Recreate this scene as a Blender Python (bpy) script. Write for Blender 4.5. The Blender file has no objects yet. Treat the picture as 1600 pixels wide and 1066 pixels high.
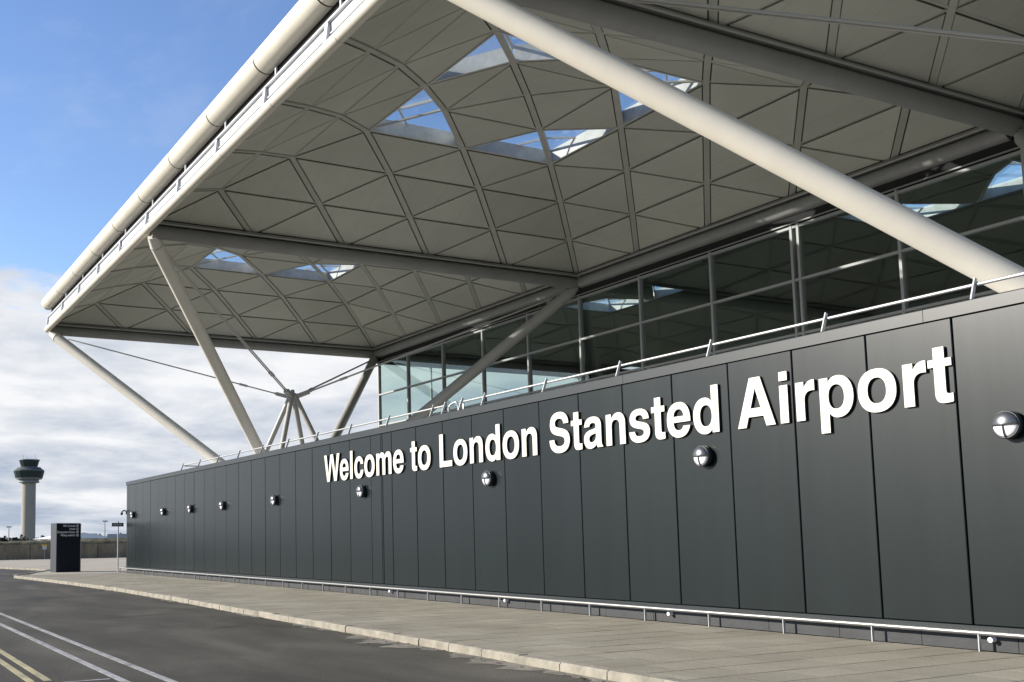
import bpy, math, random
from mathutils import Vector, Matrix
random.seed(7)
R = math.radians
SC = bpy.context.scene
COL = SC.collection

# ------------------------------------------------------------------ camera
EYE = 1.55
H = 12.224                       # roof grid level
CAM = Vector((-27.2753, -33.3901, EYE))
F_PX = 1617.97
cd = bpy.data.cameras.new("camera")
cd.sensor_fit = 'HORIZONTAL'
cd.sensor_width = 36.0
cd.lens = F_PX / 1600 * 36
cd.shift_x = (800 - 556.6168) / 1600
cd.shift_y = (677.8757 - 533) / 1600
cd.clip_start = 0.1
cd.clip_end = 5000
co = bpy.data.objects.new("camera", cd)
COL.objects.link(co)
yaw, pitch, roll = 0.46838, 0.10068, -0.014333
fw = Vector((math.sin(yaw)*math.cos(pitch), math.cos(yaw)*math.cos(pitch), math.sin(pitch)))
r0 = Vector((math.cos(yaw), -math.sin(yaw), 0))
u0 = r0.cross(fw)
rt = math.cos(roll)*r0 + math.sin(roll)*u0
up = -math.sin(roll)*r0 + math.cos(roll)*u0
m = Matrix((rt, up, -fw)).transposed().to_4x4()
m.translation = CAM
co.matrix_world = m
SC.camera = co

# ------------------------------------------------------------------ sky and sun
SUN_AZ, SUN_EL = R(-57.5), R(22)
world = bpy.data.worlds.new("World")
SC.world = world
world.use_nodes = True
wt = world.node_tree
wn, wl = wt.nodes, wt.links
bg = wn['Background']
bg.inputs['Strength'].default_value = 0.116
sky = wn.new('ShaderNodeTexSky')
sky.sky_type = 'NISHITA'
sky.sun_disc = False
sky.sun_elevation = SUN_EL
sky.sun_rotation = SUN_AZ
sky.air_density = 1.0
sky.dust_density = 0.04
sky.ozone_density = 1.6
hsv = wn.new('ShaderNodeHueSaturation')
hsv.inputs['Saturation'].default_value = 1.12
hsv.inputs['Hue'].default_value = 0.512
wl.new(sky.outputs[0], hsv.inputs['Color'])
tc = wn.new('ShaderNodeTexCoord')
sep = wn.new('ShaderNodeSeparateXYZ')
wl.new(tc.outputs['Generated'], sep.inputs[0])

def wmath(op, a, b=None, c=None):
    n = wn.new('ShaderNodeMath')
    n.operation = op
    for k, v in enumerate((a, b, c)):
        if v is None:
            continue
        if isinstance(v, (int, float)):
            n.inputs[k].default_value = v
        else:
            wl.new(v, n.inputs[k])
    return n.outputs[0]

def wrange(v, a, b, c, d, smooth=True):
    n = wn.new('ShaderNodeMapRange')
    if smooth:
        n.interpolation_type = 'SMOOTHSTEP'
    wl.new(v, n.inputs[0])
    for k, x in enumerate((a, b, c, d)):
        n.inputs[k+1].default_value = x
    return n.outputs[0]

zc = wmath('MAXIMUM', sep.outputs['Z'], 0.0)
den = wmath('ADD', zc, 0.16)
px = wmath('DIVIDE', sep.outputs['X'], den)
py = wmath('DIVIDE', sep.outputs['Y'], den)
comb = wn.new('ShaderNodeCombineXYZ')
wl.new(px, comb.inputs[0]); wl.new(py, comb.inputs[1])
def wnoise(vec, scale, detail, rough, off, dist=0.0):
    mp = wn.new('ShaderNodeMapping')
    mp.inputs['Location'].default_value = off
    wl.new(vec, mp.inputs[0])
    n = wn.new('ShaderNodeTexNoise')
    n.inputs['Scale'].default_value = scale
    n.inputs['Detail'].default_value = detail
    n.inputs['Roughness'].default_value = rough
    n.inputs['Distortion'].default_value = dist
    wl.new(mp.outputs[0], n.inputs['Vector'])
    return n.outputs['Fac']
n_big = wnoise(comb.outputs[0], 1.0, 10, 0.58, (13.5256, 8.0472, 0.0), 0.2)
n_shade = wmath('MULTIPLY_ADD', wnoise(comb.outputs[0], 1.5, 8, 0.6, (11.3, 2.2, 4.0), 0.3), 0.75, wrange(wmath('ADD', n_big, 0.0), 0.35, 0.75, 0.28, -0.02, False))
n_wisp = wnoise(comb.outputs[0], 1.1, 7, 0.62, (1.0, 9.0, 2.0), 0.8)
low = wmath('ADD', wrange(zc, 0.15, 0.31, 0.10, -0.14), wrange(zc, 0.10, 0.21, 0.24, 0.0))
cover = wrange(wmath('ADD', n_big, low), 0.515, 0.585, 0.0, 1.0)
wisp = wmath('MULTIPLY', wrange(n_wisp, 0.50, 0.80, 0.0, 0.28), 1.0)
cover = wmath('MAXIMUM', cover, wisp)
ramp = wn.new('ShaderNodeValToRGB')
ramp.color_ramp.elements[0].position = 0.38
ramp.color_ramp.elements[0].color = (2.05, 2.38, 2.95, 1)
ramp.color_ramp.elements[1].position = 0.64
ramp.color_ramp.elements[1].color = (4.35, 4.4, 4.5, 1)
wl.new(n_shade, ramp.inputs[0])
cmix = wn.new('ShaderNodeMixRGB')
wl.new(cover, cmix.inputs[0])
wl.new(hsv.outputs[0], cmix.inputs[1])
wl.new(ramp.outputs[0], cmix.inputs[2])
wl.new(cmix.outputs[0], bg.inputs['Color'])

sd = Vector((math.sin(SUN_AZ)*math.cos(SUN_EL), math.cos(SUN_AZ)*math.cos(SUN_EL), math.sin(SUN_EL)))
sl = bpy.data.lights.new("sun", 'SUN')
sl.energy = 4.3
sl.angle = R(0.55)
sl.color = (1.0, 0.925, 0.82)
so = bpy.data.objects.new("sun", sl)
COL.objects.link(so)
so.rotation_euler = sd.to_track_quat('Z', 'Y').to_euler()
so.location = (-60, 20, 40)

vs = SC.view_settings
vs.view_transform = 'Standard'
vs.look = 'None'
vs.exposure = 0.9
vs.gamma = 1.0
vs.use_curve_mapping = False
SC.cycles.max_bounces = 10
SC.cycles.transparent_max_bounces = 16

# ------------------------------------------------------------------ materials
MATS = {}
def mat(name, col, rough=0.6, metal=0.0, spec=0.5, var=0.0, vscale=3.0, col2=None, bump=0.0, bscale=30.0, stretch=None, coat=0.0, rvar=0.0, orand=False, seams=None):
    if name in MATS:
        return MATS[name]
    ma = bpy.data.materials.new(name)
    ma.use_nodes = True
    nt = ma.node_tree
    b = nt.nodes['Principled BSDF']
    b.inputs['Base Color'].default_value = (*col, 1)
    b.inputs['Roughness'].default_value = rough
    b.inputs['Metallic'].default_value = metal
    b.inputs['Specular IOR Level'].default_value = spec
    if coat:
        b.inputs['Coat Weight'].default_value = coat
    if var or bump or col2 or rvar:
        t = nt.nodes.new('ShaderNodeTexCoord')
        mp = nt.nodes.new('ShaderNodeMapping')
        if stretch:
            mp.inputs['Scale'].default_value = stretch
        g = nt.nodes.new('ShaderNodeNewGeometry')
        nt.links.new(g.outputs['Position'], mp.inputs[0])
        if var or col2 or rvar:
            n = nt.nodes.new('ShaderNodeTexNoise')
            n.inputs['Scale'].default_value = vscale
            n.inputs['Detail'].default_value = 7
            n.inputs['Roughness'].default_value = 0.62
            nt.links.new(mp.outputs[0], n.inputs['Vector'])
            rp = nt.nodes.new('ShaderNodeValToRGB')
            c2 = col2 if col2 else tuple(max(0, c*(1-var)) for c in col)
            c1 = col if col2 else tuple(min(1, c*(1+var)) for c in col)
            rp.color_ramp.elements[0].position = 0.33
            rp.color_ramp.elements[1].position = 0.68
            rp.color_ramp.elements[0].color = (*c2, 1)
            rp.color_ramp.elements[1].color = (*c1, 1)
            nt.links.new(n.outputs['Fac'], rp.inputs[0])
            nt.links.new(rp.outputs[0], b.inputs['Base Color'])
            if rvar:
                mr = nt.nodes.new('ShaderNodeMapRange')
                mr.inputs[1].default_value = 0.3; mr.inputs[2].default_value = 0.7
                mr.inputs[3].default_value = rough - rvar; mr.inputs[4].default_value = rough + rvar
                nt.links.new(n.outputs['Fac'], mr.inputs[0])
                rs = mr.outputs[0]
                if orand:
                    oi = nt.nodes.new('ShaderNodeObjectInfo')
                    m2 = nt.nodes.new('ShaderNodeMath'); m2.operation = 'MULTIPLY_ADD'
                    m2.inputs[1].default_value = 0.016; nt.links.new(oi.outputs['Random'], m2.inputs[0])
                    nt.links.new(rs, m2.inputs[2]); rs = m2.outputs[0]
                nt.links.new(rs, b.inputs['Roughness'])
            if orand or seams:
                mu = nt.nodes.new('ShaderNodeMixRGB'); mu.blend_type = 'MULTIPLY'; mu.inputs[0].default_value = 1
                nt.links.new(rp.outputs[0], mu.inputs[1])
                oi = nt.nodes.new('ShaderNodeObjectInfo')
                m3 = nt.nodes.new('ShaderNodeMapRange')
                m3.inputs[3].default_value = 0.94; m3.inputs[4].default_value = 1.06
                nt.links.new(oi.outputs['Random'], m3.inputs[0])
                fac = m3.outputs[0]
                if seams:      # thin joints in the sheet metal, along Y
                    sx_ = nt.nodes.new('ShaderNodeSeparateXYZ'); nt.links.new(g.outputs['Position'], sx_.inputs[0])
                    ar = nt.nodes.new('ShaderNodeMath'); ar.operation = 'DIVIDE'; ar.inputs[1].default_value = seams; nt.links.new(sx_.outputs['X'], ar.inputs[0])
                    frc = nt.nodes.new('ShaderNodeMath'); frc.operation = 'FRACT'; nt.links.new(ar.outputs[0], frc.inputs[0])
                    gt = nt.nodes.new('ShaderNodeMath'); gt.operation = 'LESS_THAN'; gt.inputs[1].default_value = 0.022; nt.links.new(frc.outputs[0], gt.inputs[0])
                    md = nt.nodes.new('ShaderNodeMath'); md.operation = 'MULTIPLY_ADD'; md.inputs[1].default_value = -0.13; nt.links.new(gt.outputs[0], md.inputs[0])
                    nt.links.new(fac, md.inputs[2]); fac = md.outputs[0]
                nt.links.new(fac, mu.inputs[2])
                nt.links.new(mu.outputs[0], b.inputs['Base Color'])
        if bump:
            n2 = nt.nodes.new('ShaderNodeTexNoise')
            n2.inputs['Scale'].default_value = bscale
            n2.inputs['Detail'].default_value = 5
            nt.links.new(mp.outputs[0], n2.inputs['Vector'])
            bp = nt.nodes.new('ShaderNodeBump')
            bp.inputs['Strength'].default_value = bump
            bp.inputs['Distance'].default_value = 0.02
            nt.links.new(n2.outputs['Fac'], bp.inputs['Height'])
            nt.links.new(bp.outputs[0], b.inputs['Normal'])
    MATS[name] = ma
    return ma

def glass_mat(name, tint, ior, glossy=(1, 1, 1), base=0.0):
    ma = bpy.data.materials.new(name)
    ma.use_nodes = True
    nt = ma.node_tree
    nt.nodes.clear()
    o = nt.nodes.new('ShaderNodeOutputMaterial')
    mx = nt.nodes.new('ShaderNodeMixShader')
    tr = nt.nodes.new('ShaderNodeBsdfTransparent')
    tr.inputs[0].default_value = (*tint, 1)
    gl = nt.nodes.new('ShaderNodeBsdfGlossy')
    gl.inputs['Roughness'].default_value = 0.012
    gl.inputs[0].default_value = (*glossy, 1)
    lw = nt.nodes.new('ShaderNodeLayerWeight')
    lw.inputs[0].default_value = 0.5
    pw = nt.nodes.new('ShaderNodeMath'); pw.operation = 'POWER'; pw.inputs[1].default_value = 4.0
    nt.links.new(lw.outputs['Facing'], pw.inputs[0])
    mr = nt.nodes.new('ShaderNodeMapRange')
    f0 = ((ior-1)/(ior+1))**2
    mr.inputs[3].default_value = f0; mr.inputs[4].default_value = 1.0
    nt.links.new(pw.outputs[0], mr.inputs[0])
    nt.links.new(mr.outputs[0], mx.inputs[0])
    nt.links.new(tr.outputs[0], mx.inputs[1])
    nt.links.new(gl.outputs[0], mx.inputs[2])
    nt.links.new(mx.outputs[0], o.inputs[0])
    MATS[name] = ma
    return ma

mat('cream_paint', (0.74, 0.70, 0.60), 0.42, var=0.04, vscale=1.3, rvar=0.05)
mat('steel_paint_shaded', (0.36, 0.355, 0.33), 0.45, var=0.06, vscale=1.1)  # darker copy of the cream paint, with the roof's shade in its colour
mat('beam_paint_shaded', (0.25, 0.25, 0.24), 0.5, var=0.08, vscale=1.5)  # whitish beams under the roof; their shade is put into this grey
mat('soffit', (0.47, 0.472, 0.405), 0.62, var=0.07, vscale=0.35, seams=1.2, bump=0.03, bscale=6)
mat('rib_paint', (0.43, 0.43, 0.375), 0.55, var=0.08, vscale=1.2)
mat('roof_deck', (0.15, 0.15, 0.135), 0.9)
mat('roof_top', (0.45, 0.46, 0.47), 0.7, var=0.1)
mat('reveal', (0.52, 0.525, 0.50), 0.6, var=0.16, vscale=2.5)
mat('band', (0.66, 0.68, 0.70), 0.4, metal=0.15, var=0.06, vscale=2.0)
mat('bracket', (0.42, 0.43, 0.45), 0.45, metal=0.3)
mat('black_gap', (0.012, 0.012, 0.013), 0.9)
mat('wall_panel', (0.0030, 0.0085, 0.0092), 0.25, metal=0.0, spec=0.50, var=0.10, vscale=1.0, rvar=0.008, stretch=(1, 1.6, 0.10), orand=True)
mat('wall_cap', (0.028, 0.034, 0.036), 0.34, metal=0.0, spec=0.4, var=0.06, vscale=0.8)
mat('plinth', (0.03, 0.033, 0.036), 0.65, var=0.25, vscale=2.0, bump=0.2, bscale=25)
mat('letter_white', (0.69, 0.675, 0.58), 0.45, var=0.03, vscale=1.5)
mat('letter_side_shade', (0.035, 0.035, 0.035), 0.5)  # near-black letter returns: the shade on them is put into the colour
mat('galv', (0.50, 0.51, 0.505), 0.42, metal=0.5, var=0.1, vscale=6)
mat('stainless', (0.44, 0.435, 0.41), 0.38, metal=0.6, var=0.06, vscale=8)
mat('lamp_body', (0.035, 0.038, 0.042), 0.42, var=0.1)
mat('lamp_hood', (0.115, 0.122, 0.128), 0.33, metal=0.6, var=0.08, vscale=9)
mat('lamp_glass', (0.80, 0.81, 0.84), 0.35)
mat('mullion', (0.27, 0.285, 0.285), 0.45, metal=0.3, var=0.08)
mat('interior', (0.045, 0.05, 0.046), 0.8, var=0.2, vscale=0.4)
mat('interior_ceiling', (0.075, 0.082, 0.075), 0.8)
mat('concrete', (0.36, 0.275, 0.17), 0.9, spec=0.1, var=0.0, vscale=0.9, col2=(0.17, 0.13, 0.08), bump=0.25, bscale=9, stretch=(1, 1, 0.45))
mat('coping', (0.20, 0.165, 0.095), 0.95, spec=0.1, col2=(0.09, 0.08, 0.045), vscale=2.2, bump=0.5, bscale=14)
mat('totem_face', (0.010, 0.013, 0.020), 0.30, spec=0.4)
mat('totem_side', (0.018, 0.025, 0.038), 0.5, metal=0.0)
mat('sign_white', (0.78, 0.79, 0.80), 0.5)
mat('sign_dark', (0.05, 0.06, 0.085), 0.5)
mat('sign_yellow', (0.62, 0.40, 0.03), 0.5)
mat('tower_concrete', (0.33, 0.30, 0.245), 0.85, var=0.10, vscale=0.09, stretch=(1, 1, 0.25))
mat('tower_glass', (0.022, 0.036, 0.040), 0.12, spec=0.6)
mat('tower_grey', (0.22, 0.235, 0.235), 0.6)
mat('tower_dark', (0.09, 0.095, 0.095), 0.7)
mat('rod_paint', (0.42, 0.41, 0.38), 0.5)
mat('shed_white', (0.80, 0.79, 0.76), 0.6)
mat('shed_grey', (0.36, 0.37, 0.38), 0.7)
mat('tree_far', (0.055, 0.062, 0.048), 0.9, var=0.3, vscale=0.3)
mat('grass_far', (0.12, 0.125, 0.065), 0.95, var=0.25, vscale=0.05)
mat('line_white', (0.44, 0.44, 0.42), 0.8, col2=(0.17, 0.168, 0.16), vscale=4.0, bump=0.2, bscale=60)
mat('line_yellow', (0.46, 0.41, 0.22), 0.8, col2=(0.24, 0.22, 0.14), vscale=4.0)
mat('kerb', (0.36, 0.33, 0.262), 0.85, spec=0.2, col2=(0.20, 0.185, 0.15), vscale=3.2, bump=0.35, bscale=26)
mat('dirt', (0.26, 0.24, 0.19), 0.95, col2=(0.085, 0.078, 0.062), vscale=3, bump=0.4, bscale=40)
mat('leaf', (0.055, 0.035, 0.015), 0.9)
mat('facade_glass_frame', (0.34, 0.345, 0.34), 0.55)
glass_mat('facade_glass', (0.90, 0.955, 0.94), 1.9, (0.86, 0.97, 0.93))
glass_mat('skylight_glass', (0.80, 0.86, 0.88), 1.4)

def ramp_set(nt, src, stops):
    rp = nt.nodes.new('ShaderNodeValToRGB')
    els = rp.color_ramp.elements
    els[0].position, els[0].color = stops[0][0], (*stops[0][1], 1)
    els[1].position, els[1].color = stops[-1][0], (*stops[-1][1], 1)
    for p_, c_ in stops[1:-1]:
        e_ = els.new(p_); e_.color = (*c_, 1)
    nt.links.new(src, rp.inputs[0])
    return rp.outputs[0]

def ground_mat(name, stops, s_big, s_fine, fine_amt, rough, bump, bs, stretch=(1, 1, 1), patch=None):
    """surface with large stains, fine aggregate and relief"""
    ma = bpy.data.materials.new(name)
    ma.use_nodes = True
    nt = ma.node_tree
    b = nt.nodes['Principled BSDF']
    b.inputs['Roughness'].default_value = rough
    b.inputs['Specular IOR Level'].default_value = 0.12
    g = nt.nodes.new('ShaderNodeNewGeometry')
    mp = nt.nodes.new('ShaderNodeMapping')
    mp.inputs['Scale'].default_value = stretch
    nt.links.new(g.outputs['Position'], mp.inputs[0])
    n1 = nt.nodes.new('ShaderNodeTexNoise')
    n1.inputs['Scale'].default_value = s_big
    n1.inputs['Detail'].default_value = 8
    n1.inputs['Roughness'].default_value = 0.6
    n1.inputs['Distortion'].default_value = 0.4
    nt.links.new(mp.outputs[0], n1.inputs['Vector'])
    base = ramp_set(nt, n1.outputs['Fac'], stops)
    n2 = nt.nodes.new('ShaderNodeTexNoise')
    n2.inputs['Scale'].default_value = s_fine
    n2.inputs['Detail'].default_value = 3
    nt.links.new(g.outputs['Position'], n2.inputs['Vector'])
    fine = ramp_set(nt, n2.outputs['Fac'], [(0.3, (1-fine_amt,)*3), (0.7, (1+fine_amt,)*3)])
    mx = nt.nodes.new('ShaderNodeMixRGB')
    mx.blend_type = 'MULTIPLY'
    mx.inputs[0].default_value = 1
    nt.links.new(base, mx.inputs[1]); nt.links.new(fine, mx.inputs[2])
    out = mx.outputs[0]
    nt.links.new(out, b.inputs['Base Color'])
    bp = nt.nodes.new('ShaderNodeBump')
    bp.inputs['Strength'].default_value = bump
    bp.inputs['Distance'].default_value = 0.015
    n3 = nt.nodes.new('ShaderNodeTexNoise')
    n3.inputs['Scale'].default_value = bs
    n3.inputs['Detail'].default_value = 4
    nt.links.new(g.outputs['Position'], n3.inputs['Vector'])
    nt.links.new(n3.outputs['Fac'], bp.inputs['Height'])
    nt.links.new(bp.outputs[0], b.inputs['Normal'])
    MATS[name] = ma
    return ma

ground_mat('asphalt', [(0.28, (0.054, 0.051, 0.042)), (0.5, (0.083, 0.078, 0.064)), (0.72, (0.128, 0.119, 0.097))], 0.45, 45, 0.35, 0.82, 0.5, 70, (1.6, 0.55, 1))
ground_mat('paving', [(0.28, (0.29, 0.26, 0.21)), (0.52, (0.37, 0.34, 0.28)), (0.75, (0.43, 0.40, 0.33))], 0.55, 30, 0.14, 0.85, 0.25, 60)
ground_mat('paving_joint', [(0.3, (0.05, 0.045, 0.036)), (0.7, (0.22, 0.20, 0.165))], 1.1, 20, 0.2, 0.95, 0.3, 60)
ground_mat('far_paving', [(0.3, (0.37, 0.325, 0.245)), (0.7, (0.46, 0.41, 0.32))], 0.25, 12, 0.1, 0.9, 0.2, 40)

def slab_mat(k):
    f = (1.0, 0.93, 1.07, 0.97)[k]
    return ground_mat('slab%d' % k, [(0.28, (0.240*f, 0.217*f, 0.165*f)), (0.52, (0.298*f, 0.275*f, 0.214*f)), (0.75, (0.341*f, 0.317*f, 0.255*f))], 0.6, 30, 0.14, 0.85, 0.25, 60)
SLABS = [slab_mat(k) for k in range(4)]

# ------------------------------------------------------------------ helpers
class MB:
    def __init__(self):
        self.v, self.f, self.m, self.s = [], [], [], []
        self.mi = 0
        self.sm = False
    def vert(self, p):
        self.v.append(tuple(p)); return len(self.v) - 1
    def face(self, idx):
        self.f.append(tuple(idx)); self.m.append(self.mi); self.s.append(self.sm)
    def poly(self, pts):
        self.face([self.vert(p) for p in pts])
    def box(self, a, b):
        x0, y0, z0 = a; x1, y1, z1 = b
        i = [self.vert(p) for p in ((x0,y0,z0),(x1,y0,z0),(x1,y1,z0),(x0,y1,z0),(x0,y0,z1),(x1,y0,z1),(x1,y1,z1),(x0,y1,z1))]
        for q in ((0,3,2,1),(4,5,6,7),(0,1,5,4),(1,2,6,5),(2,3,7,6),(3,0,4,7)):
            self.face([i[k] for k in q])
        return self
    def bar(self, p, q, w, h, upv=(0, 0, 1)):
        p, q = Vector(p), Vector(q)
        d = (q - p).normalized()
        s = d.cross(Vector(upv)).normalized()
        t = s.cross(d).normalized()
        i = []
        for e in (p, q):
            for a, b in ((-1,-1),(1,-1),(1,1),(-1,1)):
                i.append(self.vert(e + s*(a*w/2) + t*(b*h/2)))
        for qd in ((0,1,2,3),(7,6,5,4),(0,4,5,1),(1,5,6,2),(2,6,7,3),(3,7,4,0)):
            self.face([i[k] for k in qd])
        return self
    def tube(self, p, q, r, n=16, r2=None, caps=True):
        p, q = Vector(p), Vector(q)
        r2 = r if r2 is None else r2
        d = (q - p).normalized()
        ref = Vector((0, 0, 1)) if abs(d.z) < 0.95 else Vector((1, 0, 0))
        s = d.cross(ref).normalized(); t = s.cross(d).normalized()
        a, b = [], []
        for k in range(n):
            an = 2*math.pi*k/n
            o = s*math.cos(an) + t*math.sin(an)
            a.append(self.vert(p + o*r)); b.append(self.vert(q + o*r2))
        self.sm = True
        for k in range(n):
            self.face((a[k], b[k], b[(k+1) % n], a[(k+1) % n]))
        self.sm = False
        if caps:
            self.face([self.vert(self.v[k]) for k in a]); self.face([self.vert(self.v[k]) for k in b[::-1]])
        return self
    def path(self, pts, r, n=8):
        pts = [Vector(p) for p in pts]
        rings = []
        for k, p in enumerate(pts):
            d = (pts[min(k+1, len(pts)-1)] - pts[max(k-1, 0)]).normalized()
            ref = Vector((0, 0, 1)) if abs(d.z) < 0.95 else Vector((1, 0, 0))
            s = d.cross(ref).normalized(); t = s.cross(d).normalized()
            rings.append([self.vert(p + (s*math.cos(2*math.pi*j/n) + t*math.sin(2*math.pi*j/n))*r) for j in range(n)])
        self.sm = True
        for a, b in zip(rings, rings[1:]):
            for j in range(n):
                self.face((a[j], b[j], b[(j+1) % n], a[(j+1) % n]))
        self.sm = False
        self.face([self.vert(self.v[k]) for k in rings[0]]); self.face([self.vert(self.v[k]) for k in rings[-1][::-1]])
        return self
    def lathe(self, prof, c, n=24, smooth=True, axis='Z'):
        c = Vector(c)
        rings = []
        for r, z in prof:
            ring = []
            for k in range(n):
                an = 2*math.pi*k/n
                if axis == 'Z':
                    o = Vector((r*math.cos(an), r*math.sin(an), z))
                else:      # axis along -X, z measured towards -X
                    o = Vector((-z, r*math.cos(an), r*math.sin(an)))
                ring.append(self.vert(c + o))
            rings.append(ring)
        self.sm = smooth
        for a, b in zip(rings, rings[1:]):
            for k in range(n):
                self.face((a[k], a[(k+1) % n], b[(k+1) % n], b[k]))
        self.sm = False
        self.face([self.vert(self.v[k]) for k in rings[0][::-1]]); self.face([self.vert(self.v[k]) for k in rings[-1]])
        return self
    def prism(self, pts, dz):
        a = [self.vert(p) for p in pts]
        b = [self.vert(Vector(p) + Vector(dz)) for p in pts]
        self.face(a[::-1]); self.face(b)
        n = len(pts)
        for k in range(n):
            self.face((a[k], a[(k+1) % n], b[(k+1) % n], b[k]))
        return self
    def mesh(self, name, mats):
        me = bpy.data.meshes.new(name)
        me.from_pydata(self.v, [], self.f)
        if not isinstance(mats, (list, tuple)):
            mats = [mats]
        for x in mats:
            me.materials.append(MATS[x] if isinstance(x, str) else x)
        me.polygons.foreach_set('material_index', self.m)
        me.polygons.foreach_set('use_smooth', self.s)
        me.update()
        return me
    def build(self, name, mats, parent=None):
        return link(name, self.mesh(name, mats), parent)

def link(name, me, parent=None, loc=None):
    o = bpy.data.objects.new(name, me)
    COL.objects.link(o)
    if parent is not None:
        o.parent = parent
        o.matrix_parent_inverse = Matrix.Translation(-Vector(world_loc(parent)))
    if loc is not None:
        o.location = loc
    return o

def world_loc(o):
    p = Vector((0, 0, 0))
    while o is not None:
        if o.parent is None:
            return Vector(o.location)
        o = o.parent
    return p

def link_sub(name, me, part, loc=None):
    """sub-part of a part whose own transform is the identity in the world"""
    o = bpy.data.objects.new(name, me)
    COL.objects.link(o)
    o.parent = part
    if loc is not None:
        o.location = loc
    return o

def thing(name, label, cat, loc=(0, 0, 0), group=None):
    o = bpy.data.objects.new(name, None)
    o.empty_display_size = 0.3
    COL.objects.link(o)
    o.location = loc
    tag(o, label, cat, group)
    return o

def tag(o, label, cat, group=None):
    o['label'] = label; o['category'] = cat
    if group:
        o['group'] = group
    return o

def struct(o, label=None):
    o['kind'] = 'structure'
    if label:
        o['label'] = label
    return o

def copy_tree(src, loc):
    c = src.copy(); COL.objects.link(c); c.location = loc
    for ch in src.children:
        d = ch.copy(); COL.objects.link(d); d.parent = c
        for g in ch.children:
            e = g.copy(); COL.objects.link(e); e.parent = d
    return c

# ------------------------------------------------------------------ ground, road, pavement
RZ = -0.11
gm = MB(); gm.poly([(-3000, -900, -0.35), (3000, -900, -0.35), (3000, 4500, -0.35), (-3000, 4500, -0.35)])
struct(gm.build('ground', 'grass_far'), 'flat grassy airfield ground reaching the horizon')
rm = MB(); rm.poly([(-60, -70, RZ), (-13, -70, RZ), (-13, 69.0, RZ), (-60, 69.0, RZ)])
struct(rm.build('road', 'asphalt'), 'dark worn asphalt service road in front of the terminal')

KX = -19.15
KPTS = [(-80, -19.25), (-33, -19.22), (-24, -19.15), (-18, -18.95), (-12, -18.82), (-5, -18.58), (2, -18.48), (10, -18.75), (15, -19.0), (19.0, -19.30), (40, -19.3)]
def KXf(y):
    for (ya, xa), (yb, xb) in zip(KPTS, KPTS[1:]):
        if ya <= y <= yb:
            return xa + (xb-xa)*(y-ya)/(yb-ya)
    return KPTS[-1][1]
# pavement base (joint bed) : polygon with a corner recess for the side inlet
pv = MB()
edge = [(KXf(y_), y_) for y_ in (-70, -33, -24, -18, -12, -5, 2, 10, 15, 18.3)] + [(-19.0, 20.0), (-17.9, 22.6), (-16.9, 25.2), (-15.9, 28.0), (-15.75, 30.4), (-16.1, 33.0), (-17.1, 39.0), (-18.2, 45), (-20.5, 55), (-23.5, 69.0)]
pts = edge + [(2.0, 69.0), (2.0, 25.0), (-3.0, 20), (-3.0, -70)]
pv.prism([(x, y, -0.10) for x, y in pts], (0, 0, 0.085))
pave = struct(pv.build('pavement', 'paving_joint'), 'wide beige slab pavement between the kerb and the sign wall')
fp = MB(); fp.prism([(x + (0.2 if x < -15 else 0), y, -0.014) for x, y in edge[11:]] + [(2.0, 68.9, -0.014), (2.0, 24.9, -0.014), (-14.0, 19.3, -0.014), (-18.6, 19.3, -0.014)], (0, 0, 0.012))
struct(fp.build('forecourt', 'far_paving', None), 'pale far pavement running up to the concrete barrier')

SX, SY = 0.75, 0.62
slab_shapes = []
def slab_mesh(sx, sy, k, seed):
    rnd = random.Random(seed)
    g = rnd.choice((0.003, 0.004, 0.006, 0.009))
    b = MB()
    c = 0.004
    z1 = 0.0
    t = [rnd.uniform(-0.0012, 0.0012) for _ in range(4)]
    cs = [(-sx/2+g, -sy/2+g), (sx/2-g, -sy/2+g), (sx/2-g, sy/2-g), (-sx/2+g, sy/2-g)]
    lo = [b.vert((x, y, -0.05)) for x, y in cs]
    mi = [b.vert((x, y, -0.003+t[q])) for q, (x, y) in enumerate(cs)]
    hi = [b.vert((x*(1-2*c/sx), y*(1-2*c/sy), z1+t[q])) for q, (x, y) in enumerate(cs)]
    for q in range(4):
        n = (q+1) % 4
        b.face((lo[q], lo[n], mi[n], mi[q])); b.face((mi[q], mi[n], hi[n], hi[q]))
    b.mi = 1
    b.face(hi)
    return b.mesh('paving_slab', ['paving_joint', SLABS[k]])
protos = {}
def slab_proto(sx, k, v):
    key = (round(sx, 2), k, v)
    if key not in protos:
        protos[key] = slab_mesh(sx, SY, k, hash(key) % 9973)
    return protos[key]
cells = []
row = 0
y = -33.0
while y < 19.0:
    off = (0.0, 0.375, 0.12, 0.5)[row % 4]
    xs = [KXf(y + SY/2) + 0.02]
    x = -20.0 - off
    while x < xs[0] + 0.15:
        x += SX
    while x < -14.06 - 0.15:
        xs.append(x); x += SX
    xs.append(-14.06)
    for a, b in zip(xs, xs[1:]):
        cells.append(((a+b)/2, y + SY/2, b - a))
    y += SY; row += 1
def persp(P):
    d = Vector(P) - CAM
    z = d.dot(fw)
    return 556.6 + F_PX*d.dot(rt)/z, 677.9 - F_PX*d.dot(up)/z, z
vis, rest = [], []
for c in cells:
    u_, v_, z_ = persp((c[0], c[1], 0))
    if -40 < u_ < 1640 and v_ < 1090:
        vis.append((z_, c))
    else:
        rest.append(c)
vis.sort(key=lambda t: t[0])
rest += [c for _, c in vis[295:]]
for _, (cx, cy, w) in vis[:295]:
    rr = random.random()
    link_sub('paving_slab', slab_proto(w, random.randrange(4), random.randrange(5)), pave, (cx, cy, random.uniform(-0.001, 0.001)))
rb = MB()
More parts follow.
